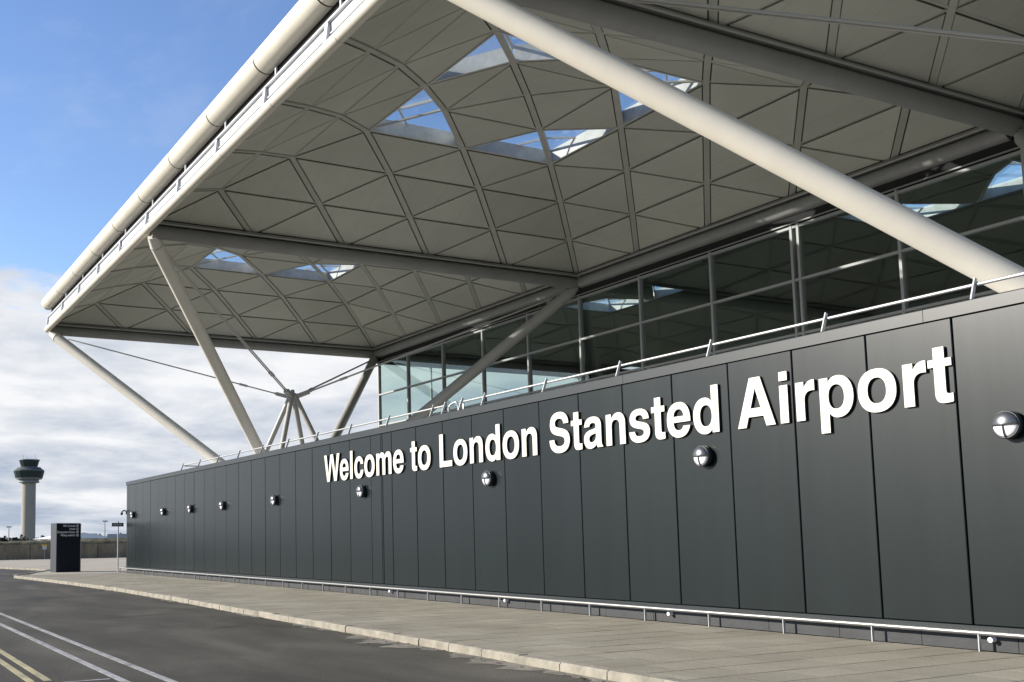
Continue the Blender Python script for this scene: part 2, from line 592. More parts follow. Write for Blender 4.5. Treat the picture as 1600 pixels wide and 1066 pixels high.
for cx, cy, w in rest:
    rb.mi = random.randrange(4)
    dz = random.uniform(-0.002, 0.002)
    rb.box((cx-w/2+0.004, cy-SY/2+0.004, -0.05), (cx+w/2-0.004, cy+SY/2-0.004, dz))
o = rb.build('paving_slab_field', SLABS, pave); o['kind'] = 'stuff'

# kerb stones
kerb = thing('kerb', 'pale concrete kerb edging the pavement along the road', 'kerb', (KX, -10, RZ))
del kerb['category']
struct(kerb)
ks = []
for k in range(4):
    rnd = random.Random(k)
    b = MB()
    L = 0.905
    pr = [(-0.16, -0.03), (-0.16, 0.095+rnd.uniform(-.006, .004)), (-0.135, 0.118), (0.0, 0.12+rnd.uniform(-.003, .003)), (0.0, -0.03)]
    b.prism([(x, -L/2, z) for x, z in pr], (0, L-0.012, 0))
    ks.append(b.mesh('kerb_stone', 'kerb'))
for k in range(58):
    yk = -33.4 + 0.905*k
    o = link_sub('kerb_stone', ks[k % 4 if k % 3 else (k*7) % 4], kerb, (KXf(yk) - KX + random.uniform(-.012, .006), yk + 10, random.uniform(-.006, .004)))
    o.rotation_euler = (0, random.uniform(-.015, .015), -math.atan((KXf(yk+.4)-KXf(yk-.4))/.8) + random.uniform(-.006, .006))
cp = [(-19.40, 18.6), (-19.15, 20.0), (-18.1, 22.4), (-17.2, 24.8), (-16.2, 27.6), (-15.9, 30.4), (-16.25, 33.0), (-17.25, 39.0), (-18.35, 45), (-20.6, 55), (-23.6, 68.6)]
for (xa, ya), (xb, yb) in zip(cp, cp[1:]):
    n = max(1, int(math.hypot(xb-xa, yb-ya)/1.0))
    for k in range(n):
        t0, t1 = k/n, (k+1)/n - 0.01
        b = MB(); b.bar((xa+(xb-xa)*t0, ya+(yb-ya)*t0, -0.045), (xa+(xb-xa)*t1, ya+(yb-ya)*t1, -0.045), 0.17, 0.125)
        b.build('kerb_stone', 'kerb', kerb)

# road markings
def marking(name, pts, mt, label):
    b = MB(); b.prism([(x, y, RZ+0.002) for x, y in pts], (0, 0, 0.004))
    struct(b.build(name, mt), label)
marking('white_line', [(-23.65, -40), (-23.55, -40), (-23.62, 30), (-23.72, 30)], 'line_white', 'long white painted line on the road, nearer the kerb')
marking('white_line', [(-24.14, -40), (-24.04, -40), (-24.08, 30), (-24.18, 30)], 'line_white', 'worn white painted line farther from the kerb')
marking('yellow_line', [(-24.93, -20.35), (-24.84, -20.35), (-24.84, 20), (-24.93, 20)], 'line_yellow', 'yellow painted line nearer the white lines')
marking('yellow_line', [(-25.13, -20.35), (-25.04, -20.35), (-25.04, 20), (-25.13, 20)], 'line_yellow', 'yellow painted line at the left edge')
marking('white_bar', [(-26.8, -20.5), (-25.22, -20.5), (-25.22, -20.40), (-26.8, -20.40)], 'line_white', 'short white bar across the road at the lower left corner')
marking('white_bar', [(-24.75, -20.62), (-24.2, -20.62), (-24.2, -20.55), (-24.75, -20.55)], 'line_white', 'faint white bar between yellow and white lines')

# sealed joints across the carriageway
mat('tar', (0.030, 0.029, 0.028), 0.6)
rnd = random.Random(31)
for k, (xa, ya, xb, yb, w_) in enumerate([(-22.4, -10.62, -19.97, -9.95, 0.07), (-22.6, -1.9, -19.97, -0.4, 0.09), (-20.9, -14.5, -19.97, -14.1, 0.06), (-26.5, -6.3, -22.9, -5.4, 0.06)]):
    b = MB(); n = 26; A, B = [], []
    for q in range(n+1):
        t = q/n; wv = 0.03*math.sin(q*0.9+k) + rnd.uniform(-.012, .012)
        ww = w_*(0.35+0.65*math.sin(math.pi*min(1, 0.1+t)))*rnd.uniform(0.7, 1.1)
        A.append((xa+(xb-xa)*t, ya+(yb-ya)*t+wv-ww/2, RZ+0.0035)); B.append((xa+(xb-xa)*t, ya+(yb-ya)*t+wv+ww/2, RZ+0.0035))
    for q in range(n):
        b.poly((A[q], A[q+1], B[q+1], B[q]))
    struct(b.build('tar_seam', 'tar'), 'thin dark tar seam crossing the asphalt')

# grit and washed-out silt lying along the kerb foot
rnd = random.Random(3)
for k, (yc, ln, wd) in enumerate([(-21.9, 3.0, 0.60), (-18.6, 3.2, 0.75), (-23.9, 1.6, 0.25), (-15.2, 2.4, 0.28), (-11.5, 2.0, 0.22), (-5.0, 3.4, 0.25), (3.0, 4.0, 0.25)]):
    b = MB()
    n = 44
    A, B = [], []
    for q in range(n+1):
        t = q/n
        e = math.sin(math.pi*t)**0.6
        kx_ = KXf(yc-ln/2+ln*t)
        A.append((kx_-0.155, yc-ln/2+ln*t, RZ+0.008))
        B.append((kx_-0.17-wd*e*(0.6+0.25*math.sin(q*0.55+k)+0.12*math.sin(q*1.3+2*k)+rnd.uniform(-.05, .05)), yc-ln/2+ln*t, RZ+0.0035))
    for q in range(n):
        b.poly((A[q], A[q+1], B[q+1], B[q]))
    o = b.build('silt', 'dirt'); o['kind'] = 'stuff'; o['label'] = 'pale silt washed up along the foot of the kerb'
b = MB()
for _ in range(170):
    yy = rnd.uniform(-25, 8); xx = KXf(yy)-0.19-abs(rnd.gauss(0, 0.16)); s = rnd.uniform(0.008, 0.03); z = RZ+0.012
    a = rnd.uniform(0, 3); ca, sa = math.cos(a), math.sin(a)
    b.prism([(xx+ca*s*p-sa*s*q*.6, yy+sa*s*p+ca*s*q*.6, z) for p, q in ((-1, 0), (0, -1), (1, 0), (0, 1))], (0, 0, 0.006))
o = b.build('leaf_litter', 'leaf'); o['kind'] = 'stuff'; o['label'] = 'dry brown leaf litter scattered along the kerb'

# ------------------------------------------------------------------ terminal building: roof domes
term = thing('terminal_building', 'airport terminal with white domed canopy roof and dark glass front', 'building', (0, 0, 0))
HB = [2.53, 2.42, 2.13, 1.61, 0.84, 0.0]
def node(i, k):
    return Vector((1.8*i, 1.8*k, HB[max(abs(i-5), abs(k-5))]))
def rotq(i, k, q):
    for _ in range(q):
        i, k = 10-k, i
    return i, k
TRIS, SKY = [], []
for q in range(4):
    for k in range(5):
        for i in range(k, 10-k, 2):
            t = [rotq(*p, q) for p in ((i, k), (i+2, k), (i+1, k+1))]
            (SKY if k == 3 else TRIS).append(t)
        for i in range(k+1, 8-k, 2):
            TRIS.append([rotq(*p, q) for p in ((i, k+1), (i+2, k+1), (i+1, k))])
def is_d1(a, b):
    return (a[0]-b[0])*(a[1]-b[1]) == 1
def tri_ccw(t):
    a, b, c = (node(*p) for p in t)
    return t if (b-a).cross(c-a).z > 0 else [t[0], t[2], t[1]]
def inset(t, fn):
    P = [node(*p) for p in t]
    n = (P[1]-P[0]).cross(P[2]-P[0]).normalized()
    L = []
    for k in range(3):
        a, b = P[k], P[(k+1) % 3]
        d = (b-a).normalized()
        inn = n.cross(d)
        L.append((a + inn*fn(t[k], t[(k+1) % 3]), d))
    out = []
    for k in range(3):
        p1, d1 = L[k-1]; p2, d2 = L[k]
        w = p2-p1
        den_ = d1.cross(d2).dot(n)
        s = w.cross(d2).dot(n)/den_
        out.append(p1 + d1*s)
    return out, n
def gapw(a, b):
    on_edge = (a[0] == b[0] and a[0] in (0, 10)) or (a[1] == b[1] and a[1] in (0, 10))
    if on_edge:
        return 0.22
    return 0.125 if is_d1(a, b) else 0.062

panel_meshes = []
for t in TRIS:
    t = tri_ccw(t)
    pts, n = inset(t, gapw)
    b = MB()
    b.prism([p for p in pts], n*0.04)
    panel_meshes.append(b.mesh('soffit_panel', 'soffit'))

def polyline_rib(nodes, w, h, dz):
    b = MB()
    for a, c in zip(nodes, nodes[1:]):
        p, q = node(*a), node(*c)
        p.z += dz; q.z += dz
        b.bar(p, q, w, h)
    return b
rib_meshes = []
for c in range(-8, 9, 2):
    ln = [(i, i-c) for i in range(11) if 0 <= i-c <= 10]
    rib_meshes.append(polyline_rib(ln, 0.175, 0.07, 0.03).mesh('rib', 'rib_paint'))
for c in range(2, 19, 2):
    ln = [(i, c-i) for i in range(11) if 0 <= c-i <= 10]
    rib_meshes.append(polyline_rib(ln, 0.092, 0.05, 0.052).mesh('rib', 'rib_paint'))
for q in range(4):
    for k in range(1, 5):
        ln = [rotq(i, k, q) for i in range(k, 11-k, 2)]
        if len(ln) > 1:
            rib_meshes.append(polyline_rib(ln, 0.094, 0.05, 0.050).mesh('rib', 'rib_paint'))

def deck(mb, ox, oy, inner=False):
    for t in TRIS:
        t = tri_ccw(t)
        P = [node(*p) + Vector((ox, oy, H + 0.10)) for p in t]
        mb.mi = 0
        mb.poly([P[0], P[2], P[1]])
        mb.mi = 1
        mb.poly([p + Vector((0, 0, 0.12)) for p in P])

# skylights: corner pairs
SKP = []
for q in range(4):
    c3 = [rotq(*p, q) for p in ((3, 3), (5, 3), (4, 4), (3, 5))]
    SKP.append(c3)
UPH = 0.44
def skylight(q):
    c = SKP[q]
    P = [node(*p) for p in c]
    b = MB()
    cen = sum(P, Vector((0, 0, 0)))/4
    # upstand walls, slightly splayed, 4 sides
    for k in range(4):
        a, d = P[k].copy(), P[(k+1) % 4].copy()
        m_ = (a+d)/2
        dirn = (d-a).normalized()
        nrm = Vector((-dirn.y, dirn.x, 0)).normalized()
        if nrm.dot(Vector((cen.x-m_.x, cen.y-m_.y, 0))) < 0:
            nrm = -nrm
        a2, d2 = a + dirn*0.02, d - dirn*0.02
        lo, hi = 0.0, UPH
        i0, i1 = a2 + nrm*0.10, d2 + nrm*0.10
        o0, o1 = a2 + nrm*0.05, d2 + nrm*0.05
        V = [b.vert(x) for x in (i0+Vector((0, 0, lo)), i1+Vector((0, 0, lo)), i1+Vector((0, 0, hi))-nrm*0.03, i0+Vector((0, 0, hi))-nrm*0.03,
                                 o0+Vector((0, 0, lo)), o1+Vector((0, 0, lo)), o1+Vector((0, 0, hi)), o0+Vector((0, 0, hi)))]
        for f in ((0, 1, 2, 3), (5, 4, 7, 6), (0, 4, 5, 1), (3, 2, 6, 7), (1, 5, 6, 2), (4, 0, 3, 7)):
            b.face([V[x] for x in f])
    rv = b.mesh('skylight_upstand', 'reveal')
    fr = MB()
    top = [p + Vector((0, 0, UPH)) for p in P]
    for k in range(4):
        fr.bar(top[k], top[(k+1) % 4], 0.12, 0.08)
    fr.bar(top[0], top[2], 0.07, 0.08)
    # intermediate glazing bars
    for s in (0.42,):
        fr.bar(top[0].lerp(top[1], s), top[2].lerp(top[3], 1-s) if False else top[0].lerp(top[2], s), 0.05, 0.06)
        fr.bar(top[0].lerp(top[3], s), top[0].lerp(top[2], s), 0.05, 0.06)
    fm = fr.mesh('skylight_frame', 'reveal')
    panes = []
    for tri in ((0, 1, 2), (0, 2, 3)):
        g = MB()
        g.poly([top[x] + Vector((0, 0, 0.05)) for x in tri])
        panes.append(g.mesh('skylight_pane', 'skylight_glass'))
    return rv, fm, panes
SKM = [skylight(q) for q in range(4)]

BAYS = [(0, 'far'), (-18, 'middle'), (-36, 'near')]
for oy, nm in BAYS:
    d = MB(); deck(d, -18, oy)
    dome = d.build('roof_dome', ['roof_deck', 'roof_top'], term)
    dome['label'] = {'far': 'vaulted roof dome at the far end with two visible skylights',
                     'middle': 'middle vaulted roof dome with four corner skylights',
                     'near': 'nearest vaulted roof dome at the upper right'}[nm]
    L0 = (-18, oy, H)
    for pm in panel_meshes:
        link_sub('soffit_panel', pm, dome, L0)
    for rmh in rib_meshes:
        link_sub('rib', rmh, dome, L0)
    for rv, fm, panes in SKM:
        link_sub('skylight_upstand', rv, dome, L0)
        link_sub('skylight_frame', fm, dome, L0)
        for g in panes:
            link_sub('skylight_pane', g, dome, L0)

# roof beams along X and Y with upper trim
def roof_beam(p, q, r=0.235):
    b = MB()
    p, q = Vector(p), Vector(q)
    b.tube(p + Vector((0, 0, -0.30)), q + Vector((0, 0, -0.30)), r, 20)
    o = b.build('roof_beam', 'beam_paint_shaded', term)
    c = MB()
    c.bar(p + Vector((0, 0, -0.005)), q + Vector((0, 0, -0.005)), 0.46, 0.10)
    d = (q-p).normalized(); s = d.cross(Vector((0, 0, 1)))
    c2 = c.mesh('beam_trim', 'beam_paint_shaded')
    link_sub('beam_trim', c2, o)
    for sg in (-1, 1):
        e = MB(); e.tube(p + s*sg*0.25 + Vector((0, 0, -0.05)), q + s*sg*0.25 + Vector((0, 0, -0.05)), 0.035, 10)
        link_sub('edge_pipe', e.mesh('edge_pipe', 'steel_paint_shaded'), o)
    return o
for yb in (18, 0, -18, -36):
    roof_beam((-18.0, yb, H), (0.0, yb, H))
for ya, yb in ((-36, -18), (-18, 0), (0, 18)):
    roof_beam((0, ya + 0.26, H), (0, yb - 0.26, H))

b = MB(); b.box((-18.0, 18.21, H-0.06), (18.0, 18.26, H+0.35)); b.build('end_flashing', 'beam_paint_shaded', term)
# fascia along the outer edge
Y0F, Y1F = -40.0, 18.25
b = MB(); b.tube((-18.13, Y0F, 11.99), (-18.13, Y1F, 11.99), 0.145, 20)
ft_ = b.build('fascia_tube', 'cream_paint', term)
for k in range(17):
    yy = 18.0 - 3.6*k
    j = MB(); j.tube((-18.13, yy-0.45, 11.99), (-18.13, yy-0.437, 11.99), 0.149, 20)
    link_sub('joint_ring', j.mesh('joint_ring', 'bracket'), ft_)
b = MB(); b.box((-18.06, Y0F, 12.02), (-18.00, Y1F-0.1, 12.583))
fb = b.build('fascia_band', 'band', term)
b = MB(); b.box((-18.14, Y0F, 12.585), (-17.98, Y1F-0.08, 12.62)); link_sub('ledge', b.mesh('ledge', 'band'), fb)
b = MB(); b.box((-18.10, Y0F, 12.30), (-18.062, Y1F-0.12, 12.325)); link_sub('ledge', b.mesh('ledge', 'band'), fb)
b = MB(); b.box((-17.98, Y0F, 12.622), (-17.90, Y1F-0.05, 13.4)); link_sub('shadow_gap', b.mesh('shadow_gap', 'black_gap'), fb)
for k in range(17):
    yy = 18.15 - 3.6*k
    b = MB()
    b.prism([(-18.07, yy, 12.10), (-18.19, yy, 12.10), (-18.13, yy, 12.58), (-18.07, yy, 12.58)], (0, 0.16, 0))
    b.build('fascia_bracket', 'bracket', term)
    b = MB(); b.box((-18.06, yy-0.5, 12.622), (-18.02, yy-0.44, 13.05)); b.build('tube_strut', 'band', term)
# big clad tube in segments with dark joints
bt_pr = MB(); bt_pr.tube((-18.10, 0.03, 13.29), (-18.10, 3.57, 13.29), 0.335, 32)
btm = bt_pr.mesh('cladding_tube', 'cream_paint')
core = MB(); core.tube((-18.10, Y0F, 13.29), (-18.10, 18.15, 13.29), 0.327, 24)
core.build('tube_core', 'black_gap', term)
for k in range(16):
    o = link('cladding_tube', btm, term); o.location = (0, 18.2 - 3.6*(k+1) + 0.0, 0)

# ------------------------------------------------------------------ glass front
ZT = [11.32, 9.58, 7.83, 6.08, 4.33]
GX = 0.10
fw_ = MB(); fw_.box((GX-0.05, -36, 0), (GX+0.15, 18.0, 4.28))
fw_.build('lower_wall', 'interior', term)
fr = MB(); fr.box((GX-0.10, -36, 11.40), (GX+0.12, 17.95, 11.70))
hd = fr.build('head_louvre', 'black_gap', term)
for zz in (11.42,):
    b = MB(); b.box((GX-0.16, -36, zz-0.018), (GX-0.11, 17.95, zz+0.018)); link_sub('head_rail', b.mesh('head_rail', 'beam_paint_shaded'), hd)
b = MB(); b.box((GX-0.02, -36, 11.702), (GX+0.05, 17.95, 12.12)); b.build('head_panel', 'black_gap', term)
cols = [17.72] + [14.4 - 3.6*k for k in range(15)]
for k, yy in enumerate(cols):
    ys = (yy,) if k != 7 + 0 else (yy,)
    if abs(yy + 10.8) < 0.1:
        ys = (yy-0.13, yy+0.13)
    for y_ in ys:
        b = MB(); b.box((GX-0.09, y_-0.045, 4.28), (GX+0.10, y_+0.045, 11.40)); b.build('mullion', 'facade_glass_frame' if k else 'stainless', term)
for zz in ZT:
    b = MB(); b.box((GX-0.075, -36, zz-0.04), (GX+0.08, 17.7, zz+0.04)); b.build('transom', 'facade_glass_frame', term)
rnd = random.Random(11)
for ya, yb in zip(cols, cols[1:]):
    for za, zb in zip(ZT, ZT[1:]):
        b = MB()
        tx, ty = rnd.uniform(-.003, .003), rnd.uniform(-.003, .003)
        b.box((GX-0.004, yb+0.03, zb+0.03), (GX+0.004, ya-0.03, za-0.03))
        me = b.mesh('pane', 'facade_glass')
        o = link('pane', me, term)
        for v in me.vertices:
            v.co.x += tx*(v.co.y-yb)/3 + ty*(v.co.z-zb)/2
# end glazing
b = MB(); b.box((GX+0.2, 17.9, 4.28), (40, 17.908, 11.4)); b.build('end_glazing', 'facade_glass', term)
for xx in [3.6*k for k in range(1, 12)]:
    b = MB(); b.box((xx-0.04, 17.82, 4.28), (xx+0.04, 17.98, 11.4)); b.build('end_mullion', 'mullion', term)
b = MB(); b.box((GX+0.2, 17.85, 0), (40, 18.0, 4.26)); b.build('end_wall', 'interior', term)
b = MB(); b.box((GX+0.16, 17.86, 11.41), (40, 18.05, 12.2)); b.build('end_head', 'black_gap', term)
# hall behind the glass
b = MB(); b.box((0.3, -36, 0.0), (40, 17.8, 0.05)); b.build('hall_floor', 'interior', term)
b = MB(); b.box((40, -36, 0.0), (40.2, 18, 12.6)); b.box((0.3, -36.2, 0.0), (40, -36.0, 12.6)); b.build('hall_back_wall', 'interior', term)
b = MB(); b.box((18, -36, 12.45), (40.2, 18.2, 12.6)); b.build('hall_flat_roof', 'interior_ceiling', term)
for oy, _ in BAYS:
    d = MB()
    for t in TRIS:
        t = tri_ccw(t)
        P = [node(*p) + Vector((0, oy, H)) for p in t]
        d.mi = 0; d.poly([P[0], P[2], P[1]])
        d.mi = 1; d.poly([p + Vector((0, 0, 0.15)) for p in P])
    o = d.build('hall_dome', ['interior_ceiling', 'roof_top'], term)
    for rv, fm, panes in SKM:
        link_sub('skylight_upstand', rv, o, (0, oy, H)); link_sub('skylight_frame', fm, o, (0, oy, H))
        for g in panes:
            link_sub('skylight_pane', g, o, (0, oy, H))
for xx, yy in ((9, 9), (9, -9), (9, -27), (21, 0), (21, -18)):
    b = MB()
    for sx in (-1, 1):
        for sy in (-1, 1):
            b.tube((xx+sx*1.8, yy+sy*1.8, 0.05), (xx+sx*1.8, yy+sy*1.8, 7.5), 0.2, 10)
    b.build('hall_column_cluster', 'interior_ceiling', term)

# ------------------------------------------------------------------ structural trees
def tree_column(cx, cy, label):
    t = thing('tree_column', label, 'column', (cx, cy, 0), 'branching steel roof supports')
    zb, zn = 4.4, 8.0
    for sx in (-1, 1):
        for sy in (-1, 1):
            b = MB(); b.tube((cx+sx*1.8, cy+sy*1.8, -0.02), (cx+sx*1.8, cy+sy*1.8, zb), 0.23, 20); b.build('post', 'steel_paint_shaded', t)
            P0 = Vector((cx+sx*1.8, cy+sy*1.8, zb-0.1)); P1 = Vector((cx+sx*9, cy+sy*9, H-0.42))
            d = (P1-P0).normalized()
            b = MB()
            b.tube(P0, P1 - d*0.45, 0.235, 28)
            b.tube(P1 - d*0.45, P1 - d*0.05, 0.235, 28, r2=0.16)
            arm = b.build('arm', 'cream_paint' if sx < 0 else 'steel_paint_shaded', t)  # inner arms: roof shade put in by the darker paint
            b = MB(); b.tube(P1 - d*0.47, P1 - d*0.44, 0.243, 28); link_sub('collar', b.mesh('collar', 'steel_paint_shaded'), arm, -Vector((cx, cy, 0)) + Vector((cx, cy, 0)))
            gv = Vector((sx, sy, 0)).normalized()
            b = MB(); b.prism([P1 - d*0.5 - gv*0.02 + Vector((0, 0, 0.30)), P1 - d*0.95 + Vector((0, 0, 0.22)), P1 - d*0.95 + Vector((0, 0, 0.0)), P1 + Vector((0, 0, -0.05)), P1 + Vector((0, 0, 0.25))], Vector((-gv.y, gv.x, 0))*0.04); b.build('gusset', 'steel_paint_shaded', t)
            # rods, in pairs
            A = Vector((cx+sx*0.22, cy+sy*0.22, zn-0.05)); B = P1 - d*0.85 + Vector((-sx*0.25, -sy*0.25, 0.10))
            s = (B-A).cross(Vector((0, 0, 1))).normalized()*0.045
            for sg in (-1, 1):
                b = MB(); b.tube(A + s*sg, B + s*sg, 0.028, 8)
                k0 = A.lerp(B, 0.17)+s*sg; k1 = A.lerp(B, 0.20)+s*sg
                b.tube(k0, k1, 0.05, 8); b.tube(A+s*sg, A.lerp(B, 0.05)+s*sg, 0.045, 8)
                b.build('tie_rod', 'rod_paint', t)
            b = MB(); b.bar(A.lerp(B, -0.03), A.lerp(B, 0.04), 0.24, 0.16); b.build('clevis', 'steel_paint_shaded', t)
            b = MB(); b.tube((cx+sx*1.45, cy+sy*1.45, 4.0), (cx+sx*0.10, cy+sy*0.10, zn-0.12), 0.115, 14); b.build('pyramid_strut', 'steel_paint_shaded', t)
    b = MB()
    b.lathe([(0.02, zn-0.45), (0.14, zn-0.40), (0.22, zn-0.2), (0.24, zn-0.02), (0.18, zn+0.06), (0.09, zn+0.09), (0.08, zn+0.22), (0.02, zn+0.24)], (cx, cy, 0), 16)
    b.build('node_casting', 'steel_paint_shaded', t)
    return t
tree_column(-9, 9, 'branching steel roof support whose four arms show at the far end')
tree_column(-9, -27, 'nearest branching steel roof support, one pale arm crossing the upper right')

# ------------------------------------------------------------------ sign wall
WX = -14.0
ZTOP = 4.38
wall = thing('sign_wall', 'long dark grey panelled wall carrying the welcome lettering', 'wall', (WX, -5, 0))
b = MB(); b.box((WX+0.055, -40, 0.0), (-3.2, 18.66, 4.30)); b.build('wall_core', 'black_gap', wall)
b = MB(); b.box((WX+0.3, -39.9, 4.302), (-3.1, 18.6, 4.34)); b.build('flat_roof', 'roof_top', wall)
lines = [18.70, 18.24]
lines += [-8.02 + 1.3118*k for k in range(19, -1, -1)]
lines += [-8.62, -8.70, -9.22]
y = -9.22 - 1.300
while y > -40:
    lines.append(y); y -= 1.300
rnd = random.Random(5)
for a, c in zip(lines, lines[1:]):
    g = 0.011
    b = MB()
    t1, t2 = rnd.uniform(-.0025, .0025), rnd.uniform(-.0025, .0025)
    x0 = WX
    ya, yc = a-g, c+g
    bv = 0.008
    F = [(x0+t1, yc+bv, 0.33), (x0+t2, ya-bv, 0.33), (x0+t2, ya-bv, ZTOP-0.014), (x0+t1, yc+bv, ZTOP-0.014)]
    Bk = [(x0+0.05, yc, 0.322), (x0+0.05, ya, 0.322), (x0+0.05, ya, ZTOP-0.006), (x0+0.05, yc, ZTOP-0.006)]
    M_ = [(x0+bv, yc, 0.322), (x0+bv, ya, 0.322), (x0+bv, ya, ZTOP-0.006), (x0+bv, yc, ZTOP-0.006)]
    f = [b.vert(p) for p in F]; k_ = [b.vert(p) for p in Bk]; mm = [b.vert(p) for p in M_]
    b.face((f[0], f[3], f[2], f[1]))
    for q in range(4):
        n = (q+1) % 4
        b.face((f[q], f[n], mm[n], mm[q])); b.face((mm[q], mm[n], k_[n], k_[q]))
    b.build('wall_panel', 'wall_panel', wall)
y = 18.72
seg = [18.72, 12.0, 6.0, 0.0, -6.1, -12.2, -18.4, -24.45, -30.5, -40]
for a, c in zip(seg, seg[1:]):
    b = MB()
    pr = [(WX-0.035, ZTOP), (WX-0.035, 4.545), (WX-0.02, 4.56), (WX+0.32, 4.585), (WX+0.32, 4.34), (WX+0.06, 4.34), (WX+0.06, ZTOP)]
    b.prism([(x, c+0.004, z) for x, z in pr], (0, a-c-0.008, 0))
    b.build('coping', 'wall_cap', wall)
b = MB(); b.box((WX-0.03, -40, 0.245), (WX+0.05, 18.7, 0.312)); b.build('base_trim', 'wall_cap', wall)
y = 18.66
while y > -40:
    b = MB(); b.box((WX+0.02, y-1.29, 0.0), (WX+0.053, y-0.003, 0.243)); b.build('plinth_block', 'plinth', wall)
    y -= 1.295
b = MB(); b.box((WX+0.055, 18.67, 0.0), (-3.2, 18.71, 4.37)); b.build('end_panel', 'wall_panel', wall)

# little overflow pipes in the plinth
for yy, w_ in ((-25.07, 'beneath the ball lamp at the right edge'), (-19.36, 'beneath the word Stansted'), (-14.36, 'beneath the word London'), (-9.08, 'beneath the word Welcome')):
    b = MB(); b.tube((WX+0.03, yy, 0.15), (WX-0.07, yy, 0.148), 0.034, 14)
    tag(b.build('overflow_pipe', 'sign_white'), 'short white pipe end in the wall foot ' + w_, 'pipe', 'pipe ends at the wall foot')

